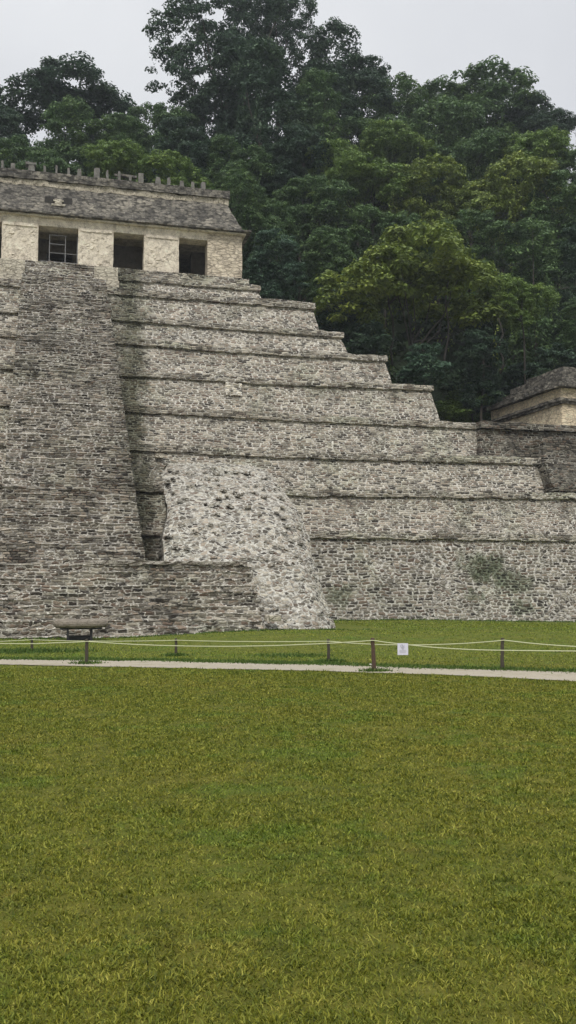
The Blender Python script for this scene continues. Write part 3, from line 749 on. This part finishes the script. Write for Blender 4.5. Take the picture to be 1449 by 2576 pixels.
def crown_clumps(lobes, n, cr_, seed):
    r_ = random.Random(seed); out = []
    tot = sum(l[1][0]*l[1][1] for l in lobes)
    for c, rr_ in lobes:
        k = max(3, int(n*rr_[0]*rr_[1]/tot))
        for i in range(k):
            th = r_.uniform(0, 2*math.pi); z = r_.uniform(-.55, 1); q_ = math.sqrt(max(0, 1-z*z)); f_ = r_.uniform(.62, 1.0)
            s = r_.uniform(.6, 1.35)*cr_
            out.append(((c[0]+rr_[0]*q_*math.cos(th)*f_, c[1]+rr_[1]*q_*math.sin(th)*f_, c[2]+rr_[2]*z*f_), (s, s, s*r_.uniform(.45, .7))))
    return out
PROTO = {}
def proto(name, H, W, lobes, ncl, crr, per, lsize, trunk_r, forks, seed, vines=0, droop=0., bark=None, spread=.35):
    cl = crown_clumps(lobes, ncl, crr, seed)
    P, U, V = leaves(cl, per, lsize, spread=spread, droop=droop)
    r_ = random.Random(seed+5)
    if vines:
        Ps, Us, Vs = [], [], []
        for i in range(vines):
            c, rr_ = r_.choice(cl); L = r_.uniform(1.5, 5.5); n = int(L*11); z0 = c[2]-.1
            t = np.linspace(0, 1, n)[:, None]; base = np.array([c[0]+r_.uniform(-.8, .8), c[1]+r_.uniform(-.8, .8), z0])
            q_ = base+np.concatenate([.25*np.sin(t*5+i), .2*np.cos(t*4+i), -L*t], 1)+rng.normal(size=(n, 3))*.10
            if q_[:, 2].min() < .2: continue
            d = unit(rng.normal(size=(n, 3))+np.array([0, 0, -1.2])); b = unit(np.cross(d, rng.normal(size=(n, 3))))
            s = lsize*rng.uniform(.5, .9, (n, 1)); Ps.append(q_); Us.append(d*s); Vs.append(b*s)
        P = np.concatenate([P]+Ps); U = np.concatenate([U]+Us); V = np.concatenate([V]+Vs)
    crown = quads_mesh('crown', P, U, V, M_leaf)
    mb = MB(); hf = forks[0]*H
    wob = lambda z: Vector((.35*math.sin(z*.5+seed), .3*math.cos(z*.43+seed), 0))
    tp = [Vector((0, 0, -11))+wob(0)]+[Vector((0, 0, hf*i/5))+wob(hf*i/5) for i in range(6)]
    mb.tube(tp, [trunk_r*1.35]+[trunk_r*(1.15-.35*i/5) for i in range(6)], 8)
    for i in range(forks[1]):
        c, rr_ = r_.choice(cl); c = Vector(c); s = Vector((0, 0, hf*r_.uniform(.75, 1)));  s += wob(s.z)
        mid = s.lerp(c, .5)+Vector((r_.uniform(-.5, .5), r_.uniform(-.5, .5), -r_.uniform(.1, .8)))
        k = trunk_r*r_.uniform(.35, .6); mb.tube([s, s.lerp(mid, .6)+Vector((0, 0, .1)), mid, mid.lerp(c, .6), c], [k, k*.8, k*.6, k*.42, k*.2], 6, False)
    me = bpy.data.meshes.new('trunk'); me.from_pydata(mb.v, [], mb.f); me.materials.append(bark or M_barkd); me.shade_smooth()
    PROTO[name] = (crown, me, H, W)

def E(x, y, z, a, b, c): return ((x, y, z), (a, b, c))
proto('umbrella', 12, 14, [E(-2.5, 0, 8.6, 4.2, 3.6, 1.7), E(2.6, .5, 8.9, 4.2, 3.8, 2.0), E(0, -1.5, 9.8, 3.6, 3.2, 1.9), E(-4.6, .6, 7.0, 2.3, 2.4, 1.2), E(5, -.5, 7.2, 2.0, 2.2, 1.3)], 260, .78, 190, .15, .15, (.5, 9), 3, vines=26, bark=M_bark)
proto('umbrella2', 12, 13, [E(-1.8, 1, 9.0, 4.4, 3.8, 2.3), E(2.9, -.6, 8.0, 3.4, 3.2, 1.9), E(-4, -1, 6.6, 2.4, 2.4, 1.5), E(1, 2, 6.2, 3.6, 3, 1.6), E(-1, 0, 4.4, 3.2, 2.6, 1.6)], 280, .78, 190, .15, .15, (.45, 9), 14, vines=60, bark=M_bark)
proto('dense', 13, 10, [E(0, 0, 9.2, 3.6, 3.6, 3.2), E(-2, -1, 6.2, 2.8, 2.8, 3.0), E(2.2, .6, 6.4, 2.8, 2.8, 3.0), E(0, 0, 3.6, 3.2, 3, 2.2)], 300, .74, 190, .15, .16, (.6, 6), 21, vines=60)
proto('dense2', 13, 11, [E(-1.6, 0, 9.6, 3.0, 3.0, 2.8), E(2.4, .8, 7.9, 3.2, 3.0, 2.8), E(-2.6, -1.2, 5.8, 2.8, 2.8, 3), E(1.3, -1.8, 5.2, 3.2, 2.8, 2.6), E(0, 0, 3.0, 3.4, 3, 2.2)], 320, .72, 190, .145, .16, (.6, 6), 34, vines=80)
proto('column', 16, 8, [E(0, 0, 12.6, 2.6, 2.6, 2.9), E(.9, -.3, 8.9, 2.9, 2.8, 3.2), E(-1.2, 0, 5.6, 2.9, 2.8, 3.4), E(1.8, .2, 4.0, 2.2, 2.2, 2.8), E(0, 0, 2.6, 3, 2.6, 2)], 320, .68, 190, .14, .18, (.6, 6), 45, vines=150)
proto('tall', 24, 17, [E(-4.4, 0, 18.0, 3.6, 3.2, 2.9), E(-1, 1, 21.2, 4.2, 3.4, 2.7), E(3.6, 0, 20.2, 3.8, 3.2, 2.9), E(-5.6, -.5, 13.8, 2.8, 2.8, 2.3), E(-1.2, .3, 15.6, 4., 3.2, 4.), E(3.4, .8, 15.0, 3.4, 3, 4.), E(-3.0, .5, 11.2, 2.8, 2.4, 1.8), E(2, .5, 10.5, 3, 2.4, 2.4)], 470, .66, 150, .15, .26, (.55, 13), 57, vines=30, droop=.3, spread=.6)
proto('layered', 13, 13, [E(-3.6, 0, 9.2, 2.6, 2.6, 1.3), E(.2, .5, 10.6, 3.4, 3, 1.5), E(4.0, 0, 9.4, 2.6, 2.6, 1.3), E(-1.8, -1, 7.2, 2.8, 2.6, 1.2), E(2.6, -1, 6.8, 2.6, 2.6, 1.4), E(.4, .8, 4.8, 3.6, 2.6, 1.7), E(0, 0, 2.8, 3.8, 3, 1.6)], 290, .74, 190, .15, .16, (.5, 8), 68, vines=70, bark=M_bark)
proto('bush', 5, 6, [E(0, 0, 2.6, 2.3, 2.2, 1.9), E(-1.4, -.4, 1.6, 1.5, 1.5, 1.4), E(1.4, .3, 1.7, 1.5, 1.5, 1.4)], 90, .56, 190, .16, .06, (.3, 4), 77)

def smooth_arr(t): t = np.clip(t, 0, 1); return t*t*(3-2*t)
def hz(x, y):
    z = interp([(52, 6), (60, 10), (66, 15.5), (80, 28), (96, 41), (112, 48), (140, 52), (200, 54)], y)
    z += 7*sm((x-8)/12)*sm((y-74)/20)-7*sm((x-13)/5)*(1-sm((y-62)/10))
    z += 2.2*noise.noise(Vector((x*.05, y*.05, 1)))+.8*noise.noise(Vector((x*.2, y*.2, 1)))
    return z*(1-.35*sm((-x-25)/40))
DK, MD, BR, YL, BL = (.048, .088, .054, 1), (.088, .154, .062, 1), (.138, .218, .058, 1), (.165, .224, .054, 1), (.066, .124, .082, 1)
def tree(kind, px, py, wpx, D, col, label, group, rot=None, zs=None):
    crown, trunk, H, W = PROTO[kind]
    q = atD(px, py, D); b = hz(q.x, q.y)
    s = max(.35, (q.z-b)/H); w = wpx*D/F/W
    s = max(.8*w, min(s, 1.22*w))
    if zs: s = zs
    b = q.z-s*H
    r = empty('tree' if kind != 'bush' else 'bush', (q.x, q.y, b)); r.scale = (w, w, s)
    rot = random.uniform(-3, 3) if rot is None else rot
    tag(r, label, 'tree' if kind != 'bush' else 'bush', group)
    for nm, me in (('trunk', trunk), ('crown', crown)):
        o = bpy.data.objects.new(nm, me); C.objects.link(o); o.parent = r; o.rotation_euler.z = rot; o.color = col
    return r
G1 = 'trees on the ridge against the sky'; G2 = 'trees covering the forest slope'; G3 = 'trees right behind the pyramid'
tree('tall', 572, -60, 410, 95, DK, 'tallest tree with open feathery branches reaching above the picture', G1, rot=0)
tree('umbrella', 175, 182, 400, 100, DK, 'round open crowned tree alone against the sky at upper left', G1, rot=.2)
tree('tall', 700, -45, 260, 97, DK, 'second feathery tree whose top leaves the picture right beside the tallest tree', G1, rot=2.)
tree('dense2', 610, 60, 270, 93, DK, 'dense dark crown filling the middle of the tallest tree', G1)
tree('dense', 5, 262, 170, 92, DK, 'dark tree cut by the left edge below the sky', G1)
tree('dense', 800, 150, 210, 96, DK, 'dark crown filling the gap between the tallest tree and the leaning tree', G1)
tree('dense2', 872, 62, 260, 99, DK, 'leaning dark tree with a ragged top just right of the tallest tree', G1)
tree('column', 800, 165, 180, 87, MD, 'vine covered column of foliage right of the tallest tree trunk', G1)
tree('column', 660, 90, 230, 85, DK, 'dark vine draped tower of leaves in front of the tallest tree', G1)
tree('dense', 1228, 160, 330, 105, MD, 'domed tree that forms the summit of the ridge on the right', G1)
tree('umbrella2', 1380, 272, 150, 101, DK, 'small tree with bare twigs at the right end of the ridge', G1)
tree('dense', 1100, 203, 260, 104, MD, 'soft rounded tree sloping down left of the ridge dome', G1)
tree('dense2', 975, 185, 220, 98, MD, 'shaggy tree in the dip between the tallest tree and the ridge dome', G1)
tree('layered', 370, 245, 260, 92, MD, 'vine hung tree between the round left tree and the tallest tree', G1)
tree('dense2', 500, 285, 190, 94, DK, 'small dark tree under the left branches of the tallest tree', G1)
tree('dense', 1330, 230, 200, 103, DK, 'dark shoulder of foliage just right of the ridge dome', G1)
fill = [
 ('layered', 535, 345, 220, 82, DK, 'dark layered tree behind the right end of the roof comb'), ('dense2', 760, 290, 220, 84, DK, 'dark mass of vines under the vine covered column'), ('umbrella2', 1080, 265, 300, 95, MD, 'broad soft crown beneath the dip of the ridge'), ('umbrella2', 930, 270, 240, 93, MD, 'soft crown under the shaggy tree of the dip'),
 ('dense2', 180, 258, 230, 86, MD, 'bushy green tree below the round left tree'), ('dense', 60, 335, 200, 84, MD, 'drooping tree near the left edge above the temple roof'),
 ('layered', 320, 275, 220, 85, MD, 'broad green tree above the middle of the temple roof'), ('dense', 455, 290, 190, 84, DK, 'dark tree above the right half of the temple roof'),
 ('dense2', 590, 330, 190, 80, MD, 'dark tree at the foot of the vine draped tower'), ('dense', 700, 350, 170, 82, DK, 'dark tree in the shade left of the pale canopy'),
 ('layered', 845, 345, 240, 86, BR, 'pale green tree at the left of the sunlit canopy'), ('umbrella', 1010, 315, 270, 90, BR, 'light green crown in the upper middle of the canopy'),
 ('umbrella2', 1175, 315, 290, 90, MD, 'wide crown just below the ridge dome'), ('umbrella', 1330, 345, 280, 87, BR, 'wide light crown below the right end of the ridge'),
 ('dense', 1440, 365, 170, 84, MD, 'rounded tree cut by the right edge under the sky'), ('umbrella', 905, 400, 270, 80, BR, 'yellow green crown left of the centre of the slope'),
 ('layered', 1090, 385, 290, 81, YL, 'yellowish crown at the centre of the forest slope'), ('umbrella2', 1265, 400, 290, 80, YL, 'yellowish spreading crown right of the centre of the slope'),
 ('dense', 1400, 420, 220, 78, MD, 'dark green tree at the right edge halfway up the slope'), ('layered', 770, 425, 240, 77, MD, 'tree with hanging vines above the bluish round tree'),
 ('dense2', 650, 455, 200, 74, MD, 'tree behind the right end of the temple roof'), ('umbrella2', 960, 500, 220, 75, MD, 'shaded tree with pale limbs above the umbrella tree'),
 ('layered', 1180, 520, 240, 75, MD, 'shaded tree with a pale slanting trunk above the umbrella tree'), ('column', 1330, 540, 230, 74, MD, 'dark vine curtain between umbrella tree and right edge'),
 ('column', 1445, 560, 160, 73, DK, 'dark column of leaves at the right edge'), ('dense', 830, 560, 180, 72, MD, 'dark tree between the bluish tree and the umbrella tree')]
for kd, px, py, w, D, col, lb in fill: tree(kd, px, py, w, D, col, lb, G2)
low = [
 ('layered', 110, 375, 230, 76, MD, 'low green crown behind the left roof pillars'), ('umbrella', 290, 365, 220, 75, BR, 'low bright crown behind the middle roof pillars'),
 ('layered', 445, 370, 240, 74, BR, 'bright rounded crown just above the right roof pillars'), ('dense2', 575, 425, 170, 72, MD, 'light green crown beside the right end of the roof'),
 ('dense', 690, 568, 165, 67, BL, 'bluish green rounded tree beside the temple wall'),
 ('umbrella', 1040, 592, 500, 66, YL, 'umbrella shaped tree with pale forked trunks in the middle right'),
 ('umbrella2', 1310, 680, 190, 66, BR, 'bright green tree with dangling vines right of the umbrella tree'),
 ('dense', 1452, 740, 110, 65, MD, 'leafy tree cut by the right edge above the tan temple'),
 ('column', 880, 700, 170, 66, DK, 'dark hanging foliage behind the upper right terraces'),
 ('dense2', 1210, 790, 200, 66, DK, 'dark tree under the bright green tree')]
for kd, px, py, w, D, col, lb in low: tree(kd, px, py, w, D, col, lb, G3, rot=0 if 'umbrella shaped' in lb else None)
for px, py, w, D, col, zs, lb in [(1065, 850, 150, 63, BL, .9, 'wide leaved bluish bush under the umbrella tree'), (1190, 950, 190, 68, BR, .8, 'bright bush left of the tan temple'),
 (940, 800, 150, 64, DK, .8, 'dark bush behind the third terrace corner'), (1300, 900, 200, 70, DK, 1., 'dark bush behind the tan temple roof'), (840, 740, 120, 66, DK, .8, 'dark bush behind the second terrace corner'),
 (1130, 1000, 130, 66, BR, .5, 'small leafy bush at the lowest visible terrace corner'), (1400, 850, 160, 64, DK, .9, 'shaded bush high at the right edge')]:
    tree('bush', px, py, w, D, col, lb, 'bushes behind the terraces', zs=zs)
# slender standing trunks seen in the shade
for px, pyt, pyb, D, lean, lb in [(1122, 640, 900, 65, 6, 'slim pale trunk standing in the shade under the umbrella tree'), (990, 650, 880, 65.5, -14, 'slim forked trunk under the left half of the umbrella tree'),
    (1262, 800, 900, 64, -3, 'short bare pale trunk under the bright green tree')]:
    mb = MB(); a = atD(px, pyb+40, D); b = atD(px+lean, pyt, D)
    pts = [a.lerp(b, i/7)+Vector((.18*math.sin(i*1.7+px), 0, 0)) for i in range(8)]
    mb.tube(pts, [.09-.006*i for i in range(8)], 7, True, .1)
    if lean < -10: mb.tube([pts[4], pts[4].lerp(atD(1060, 690, D), .5), atD(1075, 670, D)], [.1, .07, .04], 6)
    tag(mb.thing('bare_tree', M_bark, a, True), lb, 'bare tree', 'slender bare trees in the shade')

# hill and its undergrowth
m = MB()
m.grid([[(x, y, hz(x, y) if y > 53 else 4) for x in list(range(-120, 160, 5))] for y in [52, 56]+list(range(60, 118, 3))+[124, 135, 150, 200, 300]])
g = N('forest floor'); p = g.n('NewGeometry').outputs['Position']; n = g.noise(p, 1.5, 6, .8)
tag(m.build('hill', g.out(g.ramp(n, [(.35, (.008, .013, .006)), (.6, (.025, .042, .014))]), .95, n, 1, .3), smooth=True), 'steep forested hillside behind the pyramid', kind='structure')
cl = []
for i in range(1500):
    y = 58+random.random()**1.3*48; x = random.uniform(-28, 52)*(.55+y/150)
    if y < 70 and x < 15: continue
    r = random.uniform(.8, 2.2); cl.append(((x, y, hz(x, y)+r*.3), (r, r, r*.8)))
P, U, V = leaves(cl, 17, .30, spread=.5)
ug = link('undergrowth', quads_mesh('undergrowth', P, U, V, M_leaf)); ug.color = (.030, .055, .022, 1)
tag(ug, 'dark leafy undergrowth covering the hillside', 'undergrowth', kind='stuff')

# ------------------------------------------------------------------ grass blades
def grassmat(name):
    g = N(name); p = g.n('NewGeometry').outputs['Position']; rp_ = g.n('NewGeometry').outputs['Random Per Island']
    c, n1, n2, n3 = lawn_col(g, p)
    v = g.ramp(rp_, [(0, (.25, .32, .22)), (.35, (.75, .9, .7)), (.7, (1.2, 1.25, 1.1)), (.86, (1.5, 1.5, 1.5)), (1, (2.0, 1.95, 2.4))])
    c = g.mix(1, c, v, 'MULTIPLY')
    return g.out(c, .6, None, transl=.3, spec=.25)
M_grass = grassmat('grass blades')
def blades(name, X, Y, hgt, wid, mat, lean=.6):
    n = len(X); Z = np.array([gz(float(a), float(b)) for a, b in zip(X, Y)], np.float32) if n < 60000 else np.zeros(n, np.float32)
    if n >= 60000:      # sample the gentle ground on a coarse grid
        gx_ = np.arange(-20, 48, .5); gy_ = np.arange(0, 50, .5); G = np.array([[gz(a, b) for b in gy_] for a in gx_])
        Z = G[np.clip(((X+20)/.5).astype(int), 0, len(gx_)-1), np.clip((Y/.5).astype(int), 0, len(gy_)-1)]
    a = rng.uniform(0, 2*np.pi, n); l = rng.uniform(.1, 1., n)**1.0*lean*1.6; a2 = rng.uniform(0, 2*np.pi, n)
    P = np.stack([X, Y, Z-.003], 1); s = np.stack([np.cos(a), np.sin(a), np.zeros(n)], 1)*wid[:, None]
    d = np.stack([np.cos(a2)*l, np.sin(a2)*l, np.ones(n)], 1); d = d/np.linalg.norm(d, axis=1, keepdims=True)
    d2 = d.copy(); d2[:, 2] *= .35; d2 /= np.linalg.norm(d2, axis=1, keepdims=True)
    mid = P+d*hgt[:, None]*.55; tip = mid+d2*hgt[:, None]*.5
    co = np.stack([P-s, P+s, mid+s*.8, mid-s*.8, tip], 1).astype(np.float32)
    me = bpy.data.meshes.new(name); me.vertices.add(n*5); me.vertices.foreach_set('co', co.ravel())
    base = (np.arange(n)*5)[:, None]; lp = np.concatenate([base+np.array([0, 1, 2, 3]), base+np.array([3, 2, 4])], 1).astype(np.int32)
    me.loops.add(n*7); me.loops.foreach_set('vertex_index', lp.ravel())
    ls = np.stack([np.arange(n)*7, np.arange(n)*7+4], 1).ravel().astype(np.int32)
    me.polygons.add(n*2); me.polygons.foreach_set('loop_start', ls); me.polygons.foreach_set('loop_total', np.tile([4, 3], n).astype(np.int32))
    me.materials.append(mat); me.update(calc_edges=True); return me
ny_ = np.array([v.y for v in nr]); nx_ = np.array([v.x for v in nr]); fy_ = np.array([v.y for v in fr]); fx_ = np.array([v.x for v in fr])
def keep(X, Y):        # not on the path
    o = np.argsort(nx_); lo = np.interp(X, nx_[o], ny_[o]); o2 = np.argsort(fx_); hi = np.interp(X, fx_[o2], fy_[o2])
    return (Y < lo+rng.normal(0, .05, len(X))) | (Y > hi-rng.normal(0, .05, len(X)))
def field(n, d0, d1, pw, half=.42):
    u = rng.random(n); D = (d0**pw+(d1**pw-d0**pw)*u)**(1/pw); t = rng.uniform(-half, half, n)*(1+.8/D)
    X = D*(math.sin(YAW)+t*math.cos(YAW)); Y = D*(math.cos(YAW)-t*math.sin(YAW))
    return X, Y, D
X, Y, D = field(580000, 2.6, 19.5, .7, .72)
cX, cY, cD = field(35000, 2.6, 19.5, .65, .72)
kk = 17; cs = rng.uniform(.010, .034, len(cX))*(1+cD*.06)
X = np.concatenate([X, (cX[:, None]+rng.normal(size=(len(cX), kk))*cs[:, None]).ravel()])
Y = np.concatenate([Y, (cY[:, None]+rng.normal(size=(len(cX), kk))*cs[:, None]).ravel()])
cb = np.concatenate([np.full(len(D), .75), np.repeat(rng.uniform(.7, 1.3, len(cX)), kk)])
D = np.concatenate([D, np.repeat(cD, kk)])
k = keep(X, Y); X, Y, D, cb = X[k], Y[k], D[k], cb[k]
tuft = np.array([noise.noise(Vector((float(a)*1.6, float(b)*1.6, 0))) for a, b in zip(X[::1], Y[::1])]) if False else rng.random(len(X))
h = (rng.uniform(.012, .032, len(X))*(.7+.6*tuft))*(1+D*.03)*cb; w_ = .0013+D*.00042
o = link('grass', blades('grass', X, Y, h, w_*rng.uniform(.7, 1.4, len(X)), M_grass, 1.1))
tag(o, 'short coarse grass blades of the foreground lawn', 'grass', kind='stuff')
X, Y, D = field(130000, 18, 46, .6, .55)
k = keep(X, Y) & (Y < 44.0) & ~((Y > 32.6) & (X < 12.)); X, Y, D = X[k], Y[k], D[k]
o = link('distant_grass', blades('distant_grass', X, Y, rng.uniform(.02, .045, len(X))*1.3, D*.00045, M_grass, 1.0))
tag(o, 'short grass between the path and the pyramid', 'grass', kind='stuff')
# weeds along the far path edge, at the post feet and along the wall foot
def patch(cx, cy, rx, ry, n, hh): 
    return cx+rng.normal(0, rx, n), cy+rng.normal(0, ry, n), rng.uniform(.4, 1., n)*hh
L = []
for i in range(0, len(fr), 1):
    v = fr[i]
    if -6 < v.x < 14: L.append(patch(v.x, v.y+.18, .35, .12, int(70+180*max(0, noise.noise(Vector((v.x*.7, 0, 0))))), .10))
for b, t in near_p+far_p: L.append(patch(b.x, b.y, .16, .10, 420, .13))
b = far_p[0][0]; L.append(patch(b.x-.5, b.y-.1, .9, .3, 2600, .17))
q = onZ(735, 1640, .1); L.append(patch(q.x, q.y, .5, .3, 700, .12))
for i in range(60):
    q = Vector((random.uniform(11.6, 26), 43.6, 0)); L.append(patch(q.x, q.y, .3, .12, 30, .14))
for i in range(70):
    x = random.uniform(-6, 11.); L.append(patch(x, 32.6-.02*x+(1.0 if x > BX1 else 0), .3, .1, 26, .12))
X = np.concatenate([a[0] for a in L]); Y = np.concatenate([a[1] for a in L]); H_ = np.concatenate([a[2] for a in L])
g = N('weeds'); p = g.n('NewGeometry').outputs['Position']; rp_ = g.n('NewGeometry').outputs['Random Per Island']
M_weed = g.out(g.ramp(rp_, [(0, (.03, .07, .012)), (.6, (.075, .135, .02)), (1, (.15, .20, .05))]), .6, None, transl=.3)
o = link('weeds', blades('weeds', X, Y, H_, np.full(len(X), .010)*(.6+.03*Y), M_weed, 1.0)); tag(o, 'darker weeds and tufts along the path edge and post feet', 'weeds', kind='stuff')

# ------------------------------------------------------------------ light: overcast sky and a very soft sun
W = bpy.data.worlds.new('World'); S.world = W; W.use_nodes = True; t = W.node_tree; t.nodes.clear()
el_, rot_ = R(50), R(200)
sky = t.nodes.new('ShaderNodeTexSky'); sky.sky_type = 'NISHITA'; sky.sun_disc = False; sky.sun_elevation = el_; sky.sun_rotation = rot_; sky.dust_density = 4
tc = t.nodes.new('ShaderNodeTexCoord'); sp = t.nodes.new('ShaderNodeSeparateXYZ'); t.links.new(tc.outputs['Generated'], sp.inputs[0])
nz_ = t.nodes.new('ShaderNodeTexNoise'); nz_.inputs['Scale'].default_value = 2.6; nz_.inputs['Detail'].default_value = 4; t.links.new(tc.outputs['Generated'], nz_.inputs['Vector'])
cr2 = t.nodes.new('ShaderNodeValToRGB'); e = cr2.color_ramp.elements
e[0].position = 0; e[0].color = (5.6, 5.7, 5.85, 1); e[1].position = 1; e[1].color = (20, 20.4, 20.8, 1)
x = e.new(.62); x.color = (6.9, 7.0, 7.2, 1)
t.links.new(sp.outputs['Z'], cr2.inputs[0])
cn = t.nodes.new('ShaderNodeMix'); cn.data_type = 'RGBA'; cn.blend_type = 'MULTIPLY'; cn.inputs[0].default_value = 1
cr3 = t.nodes.new('ShaderNodeValToRGB'); cr3.color_ramp.elements[0].position = .3; cr3.color_ramp.elements[0].color = (.86, .865, .885, 1); cr3.color_ramp.elements[1].position = .7; cr3.color_ramp.elements[1].color = (1.09, 1.09, 1.08, 1)
t.links.new(nz_.outputs[0], cr3.inputs[0]); t.links.new(cr2.outputs[0], cn.inputs[6]); t.links.new(cr3.outputs[0], cn.inputs[7])
mx = t.nodes.new('ShaderNodeMix'); mx.data_type = 'RGBA'; mx.inputs[0].default_value = .93
t.links.new(sky.outputs[0], mx.inputs[6]); t.links.new(cn.outputs[2], mx.inputs[7])
bg = t.nodes.new('ShaderNodeBackground'); bg.inputs[1].default_value = .1; wo = t.nodes.new('ShaderNodeOutputWorld')
t.links.new(mx.outputs[2], bg.inputs[0]); t.links.new(bg.outputs[0], wo.inputs[0])
sl = bpy.data.lights.new('sun', 'SUN'); sl.energy = 1.5; sl.angle = R(14); sl.color = (1, .96, .9)
so = bpy.data.objects.new('sun', sl); C.objects.link(so)
sd = Vector((math.sin(rot_)*math.cos(el_), math.cos(rot_)*math.cos(el_), math.sin(el_)))   # towards the sun
so.rotation_euler = sd.to_track_quat('Z', 'Y').to_euler(); so.location = (0, -20, 60)
S.view_settings.view_transform = 'Standard'; S.view_settings.look = 'None'; S.view_settings.exposure = .28; S.view_settings.gamma = 1
S.render.engine = 'CYCLES'



# ------------------------------------------------------------------ humid air
m = MB(); m.box(-140, 180, -12, 320, -3, 95, 1000, 0)
g = N('humid air'); pv = g.n('VolumePrincipled', Density=.0004); pv.inputs['Color'].default_value = (.86, .92, 1, 1); pv.inputs['Anisotropy'].default_value = .2
oo = g.n('OutputMaterial'); g.t.links.new(pv.outputs[0], oo.inputs['Volume'])
tag(m.build('haze', g.m), 'thin humid air softening the far trees', kind='stuff')
